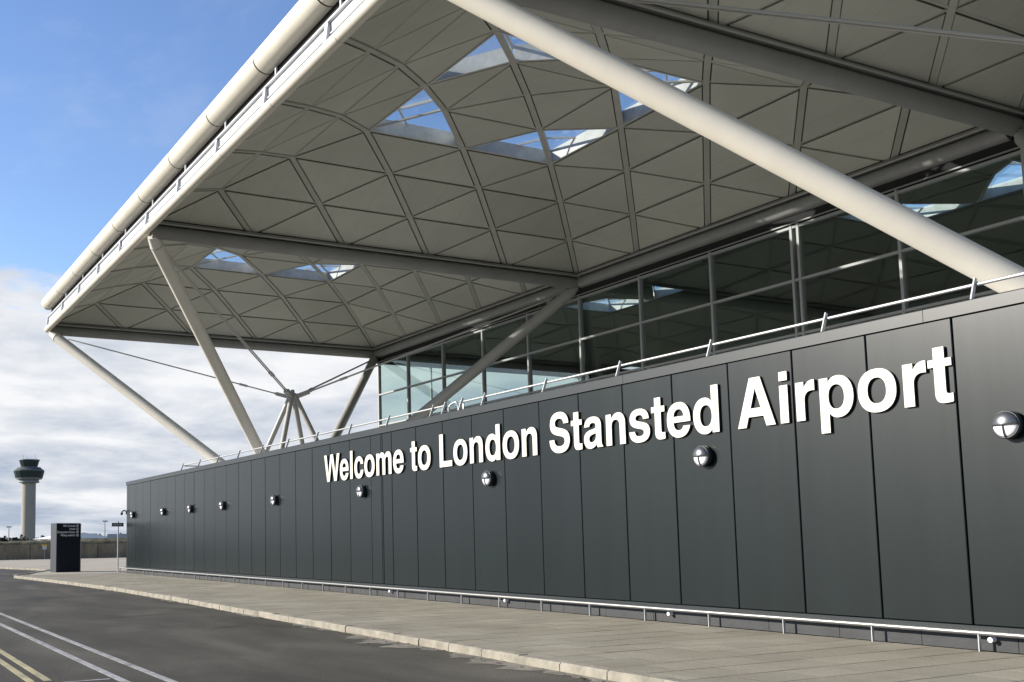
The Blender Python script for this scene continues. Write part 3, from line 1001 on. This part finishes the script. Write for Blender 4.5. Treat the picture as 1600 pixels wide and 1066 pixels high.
# ------------------------------------------------------------------ lettering
def bez(p0, p1, p2, p3, n=9):
    out = []
    for k in range(1, n+1):
        t = k/n; s = 1-t
        out.append((s**3*p0[0]+3*s*s*t*p1[0]+3*s*t*t*p2[0]+t**3*p3[0], s**3*p0[1]+3*s*s*t*p1[1]+3*s*t*t*p2[1]+t**3*p3[1]))
    return out
def path(start, *segs):
    pts = [start]
    for s in segs:
        if len(s) == 2:
            pts.append(s)
        else:
            pts += bez(pts[-1], (s[0], s[1]), (s[2], s[3]), (s[4], s[5]))
    return pts
def ell(cx, cy, rx, ry, e=2.25, n=40):
    o = []
    for k in range(n):
        a = 2*math.pi*k/n
        c, s = math.cos(a), math.sin(a)
        o.append((cx + rx*math.copysign(abs(c)**(2/e), c), cy + ry*math.copysign(abs(s)**(2/e), s)))
    return o
GL = {
 'W': (944, [[(3,718),(157,718),(254,205),(261,205),(392,718),(552,718),(683,205),(690,205),(787,718),(941,718),(761,0),(612,0),(476,540),(468,540),(332,0),(183,0)]]),
 'L': (611, [[(76,0),(583,0),(583,124),(226,124),(226,718),(76,718)]]),
 'A': (722, [[(20,0),(265,718),(457,718),(702,0),(540,0),(494,148),(223,148),(177,0)], [(267,272),(451,272),(362,552),(356,552)]]),
 'l': (278, [[(69,0),(209,0),(209,718),(69,718)]]),
 'i': (278, [[(69,0),(209,0),(209,532),(69,532)], [(69,598),(209,598),(209,725),(69,725)]]),
 'o': (611, [ell(306,266,272,280), ell(306,266,132,166)]),
 'n': (611, [path((65,0),(205,0),(205,310),(205,385,240,429,305,429),(372,429,406,392,406,322),(406,0),(546,0),(546,355),(546,478,478,546,371,546),(292,546,236,510,200,449),(200,532),(65,532))]),
 'm': (889, [path((64,0),(204,0),(204,320),(204,390,238,429,292,429),(347,429,375,398,375,330),(375,0),(515,0),(515,322),(515,391,549,429,603,429),(657,429,686,398,686,330),(686,0),(826,0),(826,362),(826,482,764,546,655,546),(583,546,530,512,494,462),(468,517,417,546,349,546),(279,546,230,514,199,462),(199,532),(64,532))]),
 'r': (389, [path((64,0),(204,0),(204,270),(204,362,252,401,328,401),(345,401,360,400,373,397),(373,543),(364,545,357,546,349,546),(281,546,230,510,199,443),(199,532),(64,532))]),
 't': (333, [path((10,438),(84,438),(84,125),(84,35,120,-6,207,-6),(245,-6,280,-3,309,3),(309,107),(292,104,279,103,266,103),(235,103,224,116,224,150),(224,438),(309,438),(309,532),(224,532),(224,676),(84,676),(84,532),(10,532))]),
 'd': (611, [path((551,0),(416,0),(416,58),(383,10,337,-14,272,-14),(130,-14,34,102,34,268),(34,436,126,546,266,546),(330,546,380,522,411,477),(411,718),(551,718)), ell(293,266,119,163)]),
 'p': (611, [path((62,-207),(202,-207),(202,58),(233,10,281,-14,345,-14),(482,-14,578,102,578,268),(578,436,484,546,346,546),(280,546,230,522,197,470),(197,532),(62,532)), ell(318,266,120,163)]),
 'e': (556, [path((528,226),(166,226),(171,145,212,100,280,100),(325,100,358,122,372,163),(518,163),(490,50,400,-14,279,-14),(120,-14,23,92,23,266),(23,440,122,546,279,546),(440,546,530,440,528,226)), path((168,320),(384,320),(378,396,340,434,278,434),(214,434,177,394,168,320))[:-1]]),
 'c': (556, [path((524,345),(384,345),(376,402,340,432,287,432),(213,432,174,373,174,263),(174,158,213,100,288,100),(340,100,376,133,386,196),(524,196),(509,64,421,-14,287,-14),(131,-14,34,94,34,263),(34,436,131,546,289,546),(424,546,511,472,524,345))[:-1]]),
 's': (556, [path((503,367),(368,367),(365,420,335,441,275,441),(220,441,190,423,190,390),(190,360,214,347,290,331),(330,322,370,314,405,303),(480,280,519,236,519,164),(519,50,428,-14,274,-14),(122,-14,34,52,30,175),(165,175),(167,119,206,91,277,91),(340,91,378,113,378,151),(378,180,360,194,310,205),(270,214,225,223,180,236),(92,262,49,307,49,381),(49,485,133,546,272,546),(415,546,498,482,503,367))[:-1]]),
 'S': (667, [path((603,513),(459,513),(455,580,412,615,330,615),(255,615,211,582,211,528),(211,484,241,462,326,444),(370,434,430,423,475,408),(578,375,629,315,629,215),(629,68,521,-19,337,-19),(152,-19,42,72,39,232),(183,232),(187,150,240,105,341,105),(432,105,484,140,484,198),(484,245,455,268,370,287),(310,301,255,312,210,326),(112,358,66,417,66,513),(66,652,165,737,330,737),(498,737,600,655,603,513))[:-1]]),
 'a': (556, [path((385,0),(527,0),(527,18),(500,36,490,60,490,110),(490,377),(490,490,412,546,268,546),(130,546,50,486,45,375),(179,375),(186,420,212,437,267,437),(322,437,350,415,350,378),(350,342,330,333,250,322),(100,304,29,262,29,150),(29,50,98,-14,198,-14),(262,-14,318,14,366,62),(370,32,374,16,385,0))[:-1],
              path((350,259),(335,248,320,244,265,234),(195,222,168,197,168,156),(168,118,194,98,236,98),(300,98,350,140,350,200))]),
}
def glyph_mesh(ch, em, depth):
    cu = bpy.data.curves.new('g', 'CURVE')
    cu.dimensions = '2D'
    cu.fill_mode = 'BOTH'
    cu.extrude = depth/2
    for poly in GL[ch][1]:
        sp = cu.splines.new('POLY')
        sp.points.add(len(poly)-1)
        for k, (x, y) in enumerate(poly):
            sp.points[k].co = (x/1000*em, y/1000*em, 0, 1)
        sp.use_cyclic_u = True
    tmp = bpy.data.objects.new('tmp', cu)
    COL.objects.link(tmp)
    dg = bpy.context.evaluated_depsgraph_get()
    me = bpy.data.meshes.new_from_object(tmp.evaluated_get(dg))
    bpy.data.objects.remove(tmp); bpy.data.curves.remove(cu)
    me.materials.clear()
    me.materials.append(MATS['letter_white']); me.materials.append(MATS['letter_side_shade'])
    # map: glyph x -> -Y, glyph y -> Z, glyph z (front) -> -X
    for v in me.vertices:
        x, y, z = v.co
        v.co = (-z, -x, y)
    me.update()
    for p in me.polygons:
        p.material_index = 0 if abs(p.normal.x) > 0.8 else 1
    return me
sign = thing('welcome_sign', 'large white raised lettering reading Welcome to London Stansted Airport', 'lettering', (WX-0.027, -5, 3.245))
EM = 1.119
ypos = -5.065
gcache = {}
for ch in "Welcome to London Stansted Airport":
    if ch == ' ':
        ypos -= 0.278*EM; continue
    if ch not in gcache:
        gcache[ch] = glyph_mesh(ch, EM, 0.036)
        gcache[ch].name = 'letter'
    o = link('letter', gcache[ch], sign)
    o.matrix_parent_inverse = Matrix.Identity(4)
    o.location = (0, ypos + 5, 0)
    o['label'] = 'white letter ' + ch
    # stand-off studs reaching the wall
    st = MB()
    ys_ = [v.co.y for v in gcache[ch].vertices]
    ypos -= GL[ch][0]/1000*EM

# ------------------------------------------------------------------ round wall lamps
def lamp_meshes():
    R0 = 0.182
    b = MB(); b.lathe([(0.150, -0.005), (0.150, 0.05), (R0, 0.055), (R0, 0.115), (R0-0.008, 0.128), (R0-0.022, 0.130), (R0-0.024, 0.118), (0.02, 0.118)], (0, 0, 0), 36, axis='X')
    body = b.mesh('housing', 'lamp_body')
    def cap(r0, h, base, a0, a1, n=18, rings=7, thick=None):
        b = MB(); b.sm = True
        grid = []
        for i in range(rings+1):
            ph = (math.pi/2)*i/rings
            rr, hh = r0*math.cos(ph), base + h*math.sin(ph)
            grid.append([b.vert((-hh, rr*math.cos(a0+(a1-a0)*k/n), rr*math.sin(a0+(a1-a0)*k/n))) for k in range(n+1)])
        for i in range(rings):
            for k in range(n):
                b.face((grid[i][k], grid[i][k+1], grid[i+1][k+1], grid[i+1][k]))
        b.sm = False
        return b, grid
    hb, g = cap(R0-0.014, 0.085, 0.122, 0.0, math.pi)
    # lip under the hood
    n = len(g[0])-1
    edge = [g[i][0] for i in range(len(g))] + [g[i][n] for i in range(len(g)-2, -1, -1)]
    low = [hb.vert(Vector(hb.v[e]) + Vector((0.004, 0, -0.008))) for e in edge]
    for p, q in zip(range(len(edge)-1), range(1, len(edge))):
        hb.face((edge[p], edge[q], low[q], low[p]))
    base0 = hb.vert((-0.118, 0, -0.008))
    hood = hb.mesh('eyelid_hood', 'lamp_hood')
    db, _ = cap(R0-0.026, 0.055, 0.119, math.pi, 2*math.pi)
    dif = db.mesh('diffuser', 'lamp_glass')
    gb = MB()
    pts = []
    for i in range(9):
        ph = (math.pi/2)*i/8
        pts.append((-(0.122+0.062*math.sin(ph)), 0.012*0, -(R0-0.02)*math.cos(ph)))
    gb.path(pts, 0.008, 8)
    guard = gb.mesh('guard_bar', 'lamp_body')
    return body, hood, dif, guard
LB, LH, LD, LG = lamp_meshes()
LAMPY = [(17.27, 'leftmost, beside the security camera'), (11.99, 'second from the left end of the wall'), (8.03, 'third from the left end of the wall'),
         (4.07, 'fourth from the left end of the wall'), (-1.12, 'fifth from the left, last before the lettering'), (-7.55, 'below the word Welcome'),
         (-13.86, 'below the word London'), (-20.35, 'below the word Stansted'), (-25.50, 'largest, at the right edge past the lettering')]
for yy, w_ in LAMPY:
    t = thing('wall_lamp', 'round dark eyelid wall lamp, ' + w_, 'lamp', (WX+0.003, yy, 2.86), 'round lamps along the sign wall')
    for nme, me in (('housing', LB), ('eyelid_hood', LH), ('diffuser', LD), ('guard_bar', LG)):
        o = bpy.data.objects.new(nme, me); COL.objects.link(o); o.parent = t

# ------------------------------------------------------------------ guardrail on the wall top
gr = thing('guardrail', 'thin galvanised guardrail with leaning posts along the wall top', 'railing', (WX+0.12, -5, 4.58))
py_ = [9.95 - 2.3325*k for k in range(-0, 21)]
RX, RZt = WX+0.25, 4.80
for yy in py_:
    b = MB(); b.bar((WX+0.12, yy, 4.55), (WX+0.245, yy, 4.885), 0.055, 0.018, (0, 1, 0)); b.build('post', 'galv', gr)
GA, GB_ = -11.62, -12.40
for yy in (GA, GB_):
    b = MB(); b.bar((WX+0.12, yy, 4.55), (WX+0.245, yy, 4.89), 0.055, 0.018, (0, 1, 0)); b.build('post', 'galv', gr)
b = MB(); b.tube((RX, 9.98, RZt), (RX, GA, RZt), 0.024, 10); b.build('rail', 'galv', gr)
b = MB(); b.tube((RX, GB_, RZt), (RX, -40, RZt), 0.024, 10); b.build('rail', 'galv', gr)
b = MB(); b.path([(RX, 9.95, RZt-0.02), (RX+1.2, 9.95, RZt-0.02), (RX+2.4, 9.95, RZt-0.02)], 0.024); b.build('rail', 'galv', gr)
lad = thing('ladder_hoops', 'pair of curved white ladder grab rails on the wall top', 'ladder', (WX+0.3, -12, 4.58))
for yy, dy in ((-11.70, -0.33), (-12.37, 0.27)):
    b = MB()
    pts = [(WX+0.27, yy, 4.5), (WX+0.28, yy, 4.74)]
    for k in range(1, 8):
        a = math.pi/2*k/7
        pts.append((WX+0.28+0.05*k/7, yy + dy*0.75*(1-math.cos(a)), 4.74 + 0.11*math.sin(a)))
    pts += [(WX+0.34, yy+dy*0.9, 4.82), (WX+0.345, yy+dy, 4.74), (WX+0.35, yy+dy, 4.45)]
    b.path(pts, 0.022, 10); b.build('grab_rail', 'galv', lad)

# ------------------------------------------------------------------ low rail at the wall foot
lr = thing('low_rail', 'low stainless bump rail on short posts along the wall foot', 'railing', (WX-0.22, -5, 0))
LRX = WX - 0.13
b = MB(); b.tube((LRX, 19.5, 0.235), (LRX, -40, 0.235), 0.022, 12); b.build('rail', 'stainless', lr)
y = 19.4
while y > -40:
    b = MB(); b.bar((LRX, y, -0.01), (LRX, y, 0.215), 0.012, 0.045, (1, 0, 0)); b.build('post', 'galv', lr)
    y -= 1.53

# ------------------------------------------------------------------ camera, post sign, totem
cc = thing('security_camera', 'small black dome camera on a curved arm at the wall corner', 'camera', (WX-0.05, 18.7, 3.0))
b = MB(); b.path([(WX+0.02, 18.72, 3.0), (WX-0.03, 18.76, 3.10), (WX-0.12, 18.76, 3.12), (WX-0.20, 18.76, 3.07), (WX-0.23, 18.76, 3.0)], 0.032, 10); b.build('arm', 'lamp_body', cc)
b = MB(); b.lathe([(0.01, 2.88), (0.05, 2.90), (0.07, 2.94), (0.07, 3.0), (0.03, 3.03)], (WX-0.23, 18.76, 0), 14); b.build('dome', 'lamp_body', cc)
b = MB(); b.box((WX-0.02, 18.66, 2.92), (WX+0.08, 18.80, 3.05)); b.build('bracket', 'lamp_body', cc)

sp = thing('post_sign', 'slim pale post carrying a small dark name plate beside the wall corner', 'sign', (-14.16, 19.75, 0))
b = MB(); b.tube((-14.16, 19.75, -0.01), (-14.16, 19.75, 2.60), 0.035, 12); b.build('post', 'galv', sp)
b = MB(); b.bar((-14.50, 19.68, 2.43), (-13.90, 19.68, 2.43), 0.03, 0.17); pl = b.build('plate', 'sign_dark', sp)
b = MB()
for zz in (2.405, 2.445):
    b.bar((-14.42, 19.663, zz), (-13.98, 19.663, zz), 0.004, 0.018)
link_sub('plate_text', b.mesh('plate_text', 'sign_white'), pl)
b = MB(); b.bar((-14.53, 19.70, 2.34), (-13.87, 19.70, 2.34), 0.04, 0.025); b.build('plate_frame', 'galv', sp)

def text_mesh(s, size, depth=0.002, bold=0.0):
    cu = bpy.data.curves.new('t', 'FONT')
    cu.body = s; cu.size = size; cu.extrude = depth; cu.offset = bold; cu.align_x = 'RIGHT'; cu.resolution_u = 3
    tmp = bpy.data.objects.new('tmp', cu); COL.objects.link(tmp)
    dg = bpy.context.evaluated_depsgraph_get()
    me = bpy.data.meshes.new_from_object(tmp.evaluated_get(dg))
    bpy.data.objects.remove(tmp); bpy.data.curves.remove(cu)
    me.materials.clear(); me.materials.append(MATS['sign_white'])
    return me
# totem: front face from A (left) to B (right), flank going back
TA, TB = Vector((-16.72, 22.55, 0)), Vector((-15.37, 23.10, 0))
tdir = (TB-TA).normalized(); tn = Vector((tdir.y, -tdir.x, 0))          # towards the camera
back = Vector((-0.30, 1.05, 0))
tt = thing('wayfinding_totem', 'tall black wayfinding slab sign with white text and pictograms', 'sign', ((TA+TB)/2))
b = MB(); b.prism([TA, TB, TB - tn*0.35, TA + Vector((-0.12, 0.95, 0))], (0, 0, 2.57))
b.build('slab', 'totem_side', tt)
b = MB(); b.prism([TA + tn*0.004 + tdir*0.02, TB + tn*0.004 - tdir*0.02, TB + tn*0.03 - tdir*0.02, TA + tn*0.03 + tdir*0.02], (0, 0, 2.56)); fc = b.build('face', 'totem_face', tt)
b = MB(); b.prism([TB + tn*0.03, TB + tn*0.03 + tdir*0.03, TB - tn*0.3 + tdir*0.03, TB - tn*0.3], (0, 0, 2.55)); b.build('edge_trim', 'galv', tt)
tm_ = Matrix((tdir, Vector((0, 0, 1)), tn)).transposed().to_4x4()
for k, s in enumerate(("UK Arrivals", "Hotel", "Enterprise House", "Pickup station")):
    z = 2.42 - 0.165*k
    me = text_mesh(s, 0.155, 0.002, 0.003)
    o = link_sub('text_line', me, fc)
    M4 = tm_.copy(); M4.translation = TA + tdir*1.12 + tn*0.034 + Vector((0, 0, z - 0.04))
    o.matrix_local = M4
    b = MB()
    c = TA + tdir*1.26 + tn*0.032 + Vector((0, 0, z + 0.01))
    b.bar(c - tdir*0.06, c + tdir*0.06, 0.006, 0.125)
    pg = link_sub('pictogram', b.mesh('pictogram', 'sign_white'), fc)
    b = MB()
    c2 = c + tn*0.005
    if k % 2 == 0:
        b.bar(c2 - tdir*0.035, c2 + tdir*0.035, 0.004, 0.025); b.bar(c2 - tdir*0.012 + Vector((0, 0, -0.04)), c2 + tdir*0.012 + Vector((0, 0, -0.04)), 0.0045, 0.05)
    else:
        b.bar(c2 - tdir*0.035 + Vector((0, 0, 0.015)), c2 + tdir*0.02 + Vector((0, 0, 0.015)), 0.004, 0.04); b.bar(c2 - tdir*0.03 + Vector((0, 0, -0.03)), c2 + tdir*0.03 + Vector((0, 0, -0.03)), 0.0045, 0.02)
    link_sub('pictogram_mark', b.mesh('pictogram_mark', 'totem_face'), fc)

# ------------------------------------------------------------------ concrete barrier
BY = 69.4
br = thing('concrete_barrier', 'weathered brown concrete barrier wall behind the totem', 'wall', (-8, BY, 0))
xs_ = [-42 + 6.43*k + 0.0 for k in range(9)]
xs_ = [x - (xs_[5] + 10.32) + 0.0 for x in xs_]
rnd = random.Random(21)
for a, c in zip(xs_, xs_[1:]):
    b = MB(); b.box((a+0.03, BY + rnd.uniform(-.03, .03), -0.02), (c-0.03, BY+0.35, 1.42 + rnd.uniform(-.01, .01))); b.build('barrier_panel', 'concrete', br)
b = MB(); b.box((xs_[0], BY+0.12, -0.02), (xs_[-1], BY+0.30, 1.40)); b.build('barrier_core', 'plinth', br)
b = MB()
n = 90
prev = None
for k in range(n+1):
    x = xs_[0] + (xs_[-1]-xs_[0])*k/n
    z = 1.74 + 0.014*(x+13) + rnd.uniform(-.04, .05)
    cur = [(x, BY-0.02, 1.43), (x, BY+0.25+rnd.uniform(-.05, .05), 1.60+rnd.uniform(-.03, .03)), (x, BY+1.2, z), (x, BY+2.2, z-0.1), (x, BY+2.2, -0.3)]
    if prev:
        for q in range(4):
            b.poly((prev[q], cur[q], cur[q+1], prev[q+1]))
    prev = cur
b.build('grass_bank', 'coping', br)

ws = thing('notice_board', 'small white and yellow notice plate on a post before the barrier', 'sign', (-9.0, 69.2, 0))
b = MB(); b.tube((-9.02, 69.2, -0.02), (-9.02, 69.2, 1.0), 0.03, 8); b.build('post', 'galv', ws)
b = MB(); b.box((-9.22, 69.13, 0.93), (-8.86, 69.16, 1.24)); b.build('plate', 'sign_white', ws)
b = MB(); b.box((-9.25, 69.125, 1.245), (-8.83, 69.165, 1.42)); b.build('header', 'sign_yellow', ws)
b = MB()
for zz in (1.02, 1.1, 1.17):
    b.box((-9.18, 69.122, zz-0.014), (-8.92, 69.1285, zz+0.014))
b.build('print', 'tower_grey', ws)

# ------------------------------------------------------------------ far things
KD = 2.4
TXc, TYc = 90.0, 686.6
MP = 0.413               # metres per source pixel at the tower
def tz(ypx):
    return EYE + (848.3 - ypx)*MP
tw = thing('control_tower', 'pale concrete control tower with dark flared glass cab', 'tower', (TXc, TYc, 0))
b = MB(); b.lathe([(4.65, -1), (4.6, tz(800)), (4.55, tz(790)), (4.5, tz(750.5))], (TXc, TYc, 0), 40)
b.build('shaft', 'tower_concrete', tw)
b = MB(); b.lathe([(6.0, tz(751)), (6.7, tz(750.5)), (6.7, tz(748)), (6.2, tz(747.5)), (6.9, tz(745))], (TXc, TYc, 0), 24, smooth=False); b.build('collar', 'tower_grey', tw)
def facet_ring(name, r0, z0, r1, z1, n, mt, parent, gap=0.1):
    for k in range(n):
        a0, a1 = 2*math.pi*(k+gap*.5)/n, 2*math.pi*(k+1-gap*.5)/n
        b = MB()
        P = [(TXc+r0*math.cos(a0), TYc+r0*math.sin(a0), z0), (TXc+r0*math.cos(a1), TYc+r0*math.sin(a1), z0), (TXc+r1*math.cos(a1), TYc+r1*math.sin(a1), z1), (TXc+r1*math.cos(a0), TYc+r1*math.sin(a0), z1)]
        c = Vector((TXc, TYc, (z0+z1)/2))
        Q = [Vector(p) + (c-Vector(p)).normalized()*0.25 for p in P]
        b.poly(P); b.poly(Q[::-1])
        for j in range(4):
            b.poly((P[j], Q[j], Q[(j+1) % 4], P[(j+1) % 4]))
        b.build(name, mt, parent)
b = MB(); b.lathe([(8.5, tz(744.9)), (9.9, tz(731)), (9.6, tz(730.6))], (TXc, TYc, 0), 16, smooth=False); b.build('lower_cab', 'tower_grey', tw)
facet_ring('lower_window', 8.95, tz(743.0), 10.15, tz(732.0), 16, 'tower_glass', tw, 0.06)
b = MB(); b.lathe([(9.8, tz(730.5)), (8.2, tz(728)), (7.6, tz(726.8)), (7.6, tz(725.8)), (6.0, tz(725.5))], (TXc, TYc, 0), 24, smooth=False); b.build('walkway', 'tower_dark', tw)
b = MB(); b.lathe([(5.2, tz(725.4)), (6.3, tz(714.6)), (6.9, tz(714.4)), (6.9, tz(713.2)), (3, tz(712.4))], (TXc, TYc, 0), 16, smooth=False); b.build('upper_cab', 'tower_grey', tw)
facet_ring('cab_window', 5.5, tz(724.6), 6.6, tz(715.0), 16, 'tower_glass', tw, 0.06)
for ax, ay, hh in ((-4, 0, 3.2), (-1.2, 2, 2.2), (3.5, -1, 3.6), (5, 2, 2.0)):
    b = MB(); b.tube((TXc+ax, TYc+ay, tz(712.8)), (TXc+ax, TYc+ay, tz(712.8)+hh), 0.10, 6); b.build('antenna', 'tower_grey', tw)

def farpt(x, y, D):
    d = rt*((x-556.6168)/F_PX) - up*((y-677.8757)/F_PX) + fw
    t = D/d.dot(fw)
    return CAM + d*t
def light_mast(x, yt, D, label):
    p = farpt(x, yt, D)
    t = thing('light_mast', label, 'lamp post', (p.x, p.y, -0.3), 'far light masts')
    b = MB(); b.tube((p.x, p.y, -0.3), (p.x, p.y, p.z), 0.20, 8, r2=0.11); b.build('mast', 'tower_grey', t)
    b = MB(); b.bar((p.x-0.8, p.y, p.z+0.1), (p.x+0.8, p.y, p.z+0.1), 0.5, 0.35); b.build('lamp_head', 'tower_grey', t)
light_mast(14, 824, 330, 'thin far light mast left of the control tower')
light_mast(164, 815, 330, 'thin far light mast between totem and wall')
def far_shed(x0, x1, yt, yb, D, label, mt='shed_white', roof=True, name='shed', skew=1.0):
    a, c = farpt(x0, yt, D), farpt(x1, yt, D*skew)
    lo = -0.3
    t = thing(name, label, 'building', ((a.x+c.x)/2, (a.y+c.y)/2, lo))
    d = (Vector((c.x, c.y, 0))-Vector((a.x, a.y, 0)))
    bk = Vector((-d.y, d.x, 0)).normalized()*18
    q = [Vector((a.x, a.y, lo)), Vector((c.x, c.y, lo)), Vector((c.x, c.y, lo))+bk, Vector((a.x, a.y, lo))+bk]
    zt = farpt(x0, yt, D).z
    zm = lo + (zt-lo)*0.62 if roof else zt
    b = MB(); b.prism(q, (0, 0, zm-lo)); w = b.build('wall', mt, t)
    if roof:
        b = MB()
        e = Vector((0, 0, zm)); u_ = d.normalized()*0.4
        f0, f1 = q[0]-u_-bk*0.03, q[1]+u_-bk*0.03
        g0, g1 = q[3]-u_+bk*0.03, q[2]+u_+bk*0.03
        m0, m1 = (f0+g0)/2, (f1+g1)/2
        for p_ in (f0, f1, g0, g1):
            p_.z = zm + 0.05
        m0.z = m1.z = zt
        b.poly((f0, f1, m1, m0)); b.poly((m0, m1, g1, g0)); b.poly((f0, m0, g0)); b.poly((f1, g1, m1)); b.poly((f0, g0, g1, f1))
        b.build('roof', mt, t)
    # door and window openings on the front
    nn = max(2, int((x1-x0)/7))
    for k in range(nn):
        s0 = q[0].lerp(q[1], (k+0.3)/nn); s1 = q[0].lerp(q[1], (k+0.6)/nn)
        off = -bk.normalized()*0.05
        b = MB(); b.bar(s0+off+Vector((0, 0, zm*0.62)), s1+off+Vector((0, 0, zm*0.62)), 0.06, zm*0.25); b.build('window', 'tower_grey', t)
    return t
far_shed(54, 80, 833.5, 845, 300, 'bright white far shed between control tower and totem', skew=0.955)
far_shed(143, 166, 841.4, 846, 420, 'low far shed with pale roof beside the mast', 'shed_white')
far_shed(167.5, 200, 834.5, 846, 260, 'grey box shed just left of the sign wall', 'shed_grey', roof=False)
far_shed(121, 128.5, 833.5, 846, 300, 'blue grey far block behind the right edge of the totem', 'shed_grey', roof=False)

def far_tree(x, yt, D, w, label, seed):
    p = farpt(x, yt, D)
    rnd = random.Random(seed)
    t = thing('tree', label, 'tree', (p.x, p.y, -0.3), 'far trees on the horizon')
    b = MB(); b.tube((p.x, p.y, -0.3), (p.x, p.y, p.z*0.6), 0.35, 8, r2=0.15); b.build('trunk', 'tree_far', t)
    b = MB()
    for _ in range(420):
        a, rr = rnd.uniform(0, 6.28), math.sqrt(rnd.random())
        hz = rnd.random()
        f = math.sin(math.pi*(0.12+0.86*hz))**0.6
        c = Vector((p.x + w*rr*f*math.cos(a), p.y + w*0.7*rr*f*math.sin(a), 0.15*p.z + 0.85*p.z*hz))
        s = rnd.uniform(0.25, 0.6)
        d1 = Vector((rnd.gauss(0, 1), rnd.gauss(0, 1), rnd.gauss(0, 1))).normalized()
        d2 = d1.cross(Vector((rnd.gauss(0, 1), rnd.gauss(0, 1), rnd.gauss(0, 1)))).normalized()
        b.poly((c-d1*s, c-d2*s*.7, c+d1*s, c+d2*s*.7))
    b.build('crown', 'tree_far', t)
far_tree(136, 839.2, 300, 1.6, 'small dark far tree right of the totem', 2)
far_tree(24, 840.8, 320, 1.9, 'low far tree just left of the control tower', 3)
far_tree(3, 841.5, 320, 2.4, 'low far tree at the left picture edge', 4)
# hedge line on the horizon
b = MB(); rnd = random.Random(9)
for k in range(2600):
    x = rnd.uniform(-60, 260)
    D = rnd.uniform(420, 470)
    p = farpt(x, 846, D)
    hgt = 3.2 + 1.2*math.sin(x*0.21) + 0.7*math.sin(x*0.77+1)
    c = Vector((p.x, p.y, rnd.uniform(-0.2, max(0.8, hgt))))
    s = rnd.uniform(0.5, 1.1)
    d1 = Vector((rnd.gauss(0, 1), rnd.gauss(0, 1), rnd.gauss(0, 1))).normalized()
    d2 = d1.cross(Vector((rnd.gauss(0, 1), rnd.gauss(0, 1), rnd.gauss(0, 1)))).normalized()
    b.poly((c-d1*s, c-d2*s*.7, c+d1*s, c+d2*s*.7))
o = b.build('hedge_line', 'tree_far'); o['kind'] = 'stuff'; o['label'] = 'dark low hedge line along the horizon'; o['category'] = 'hedge'
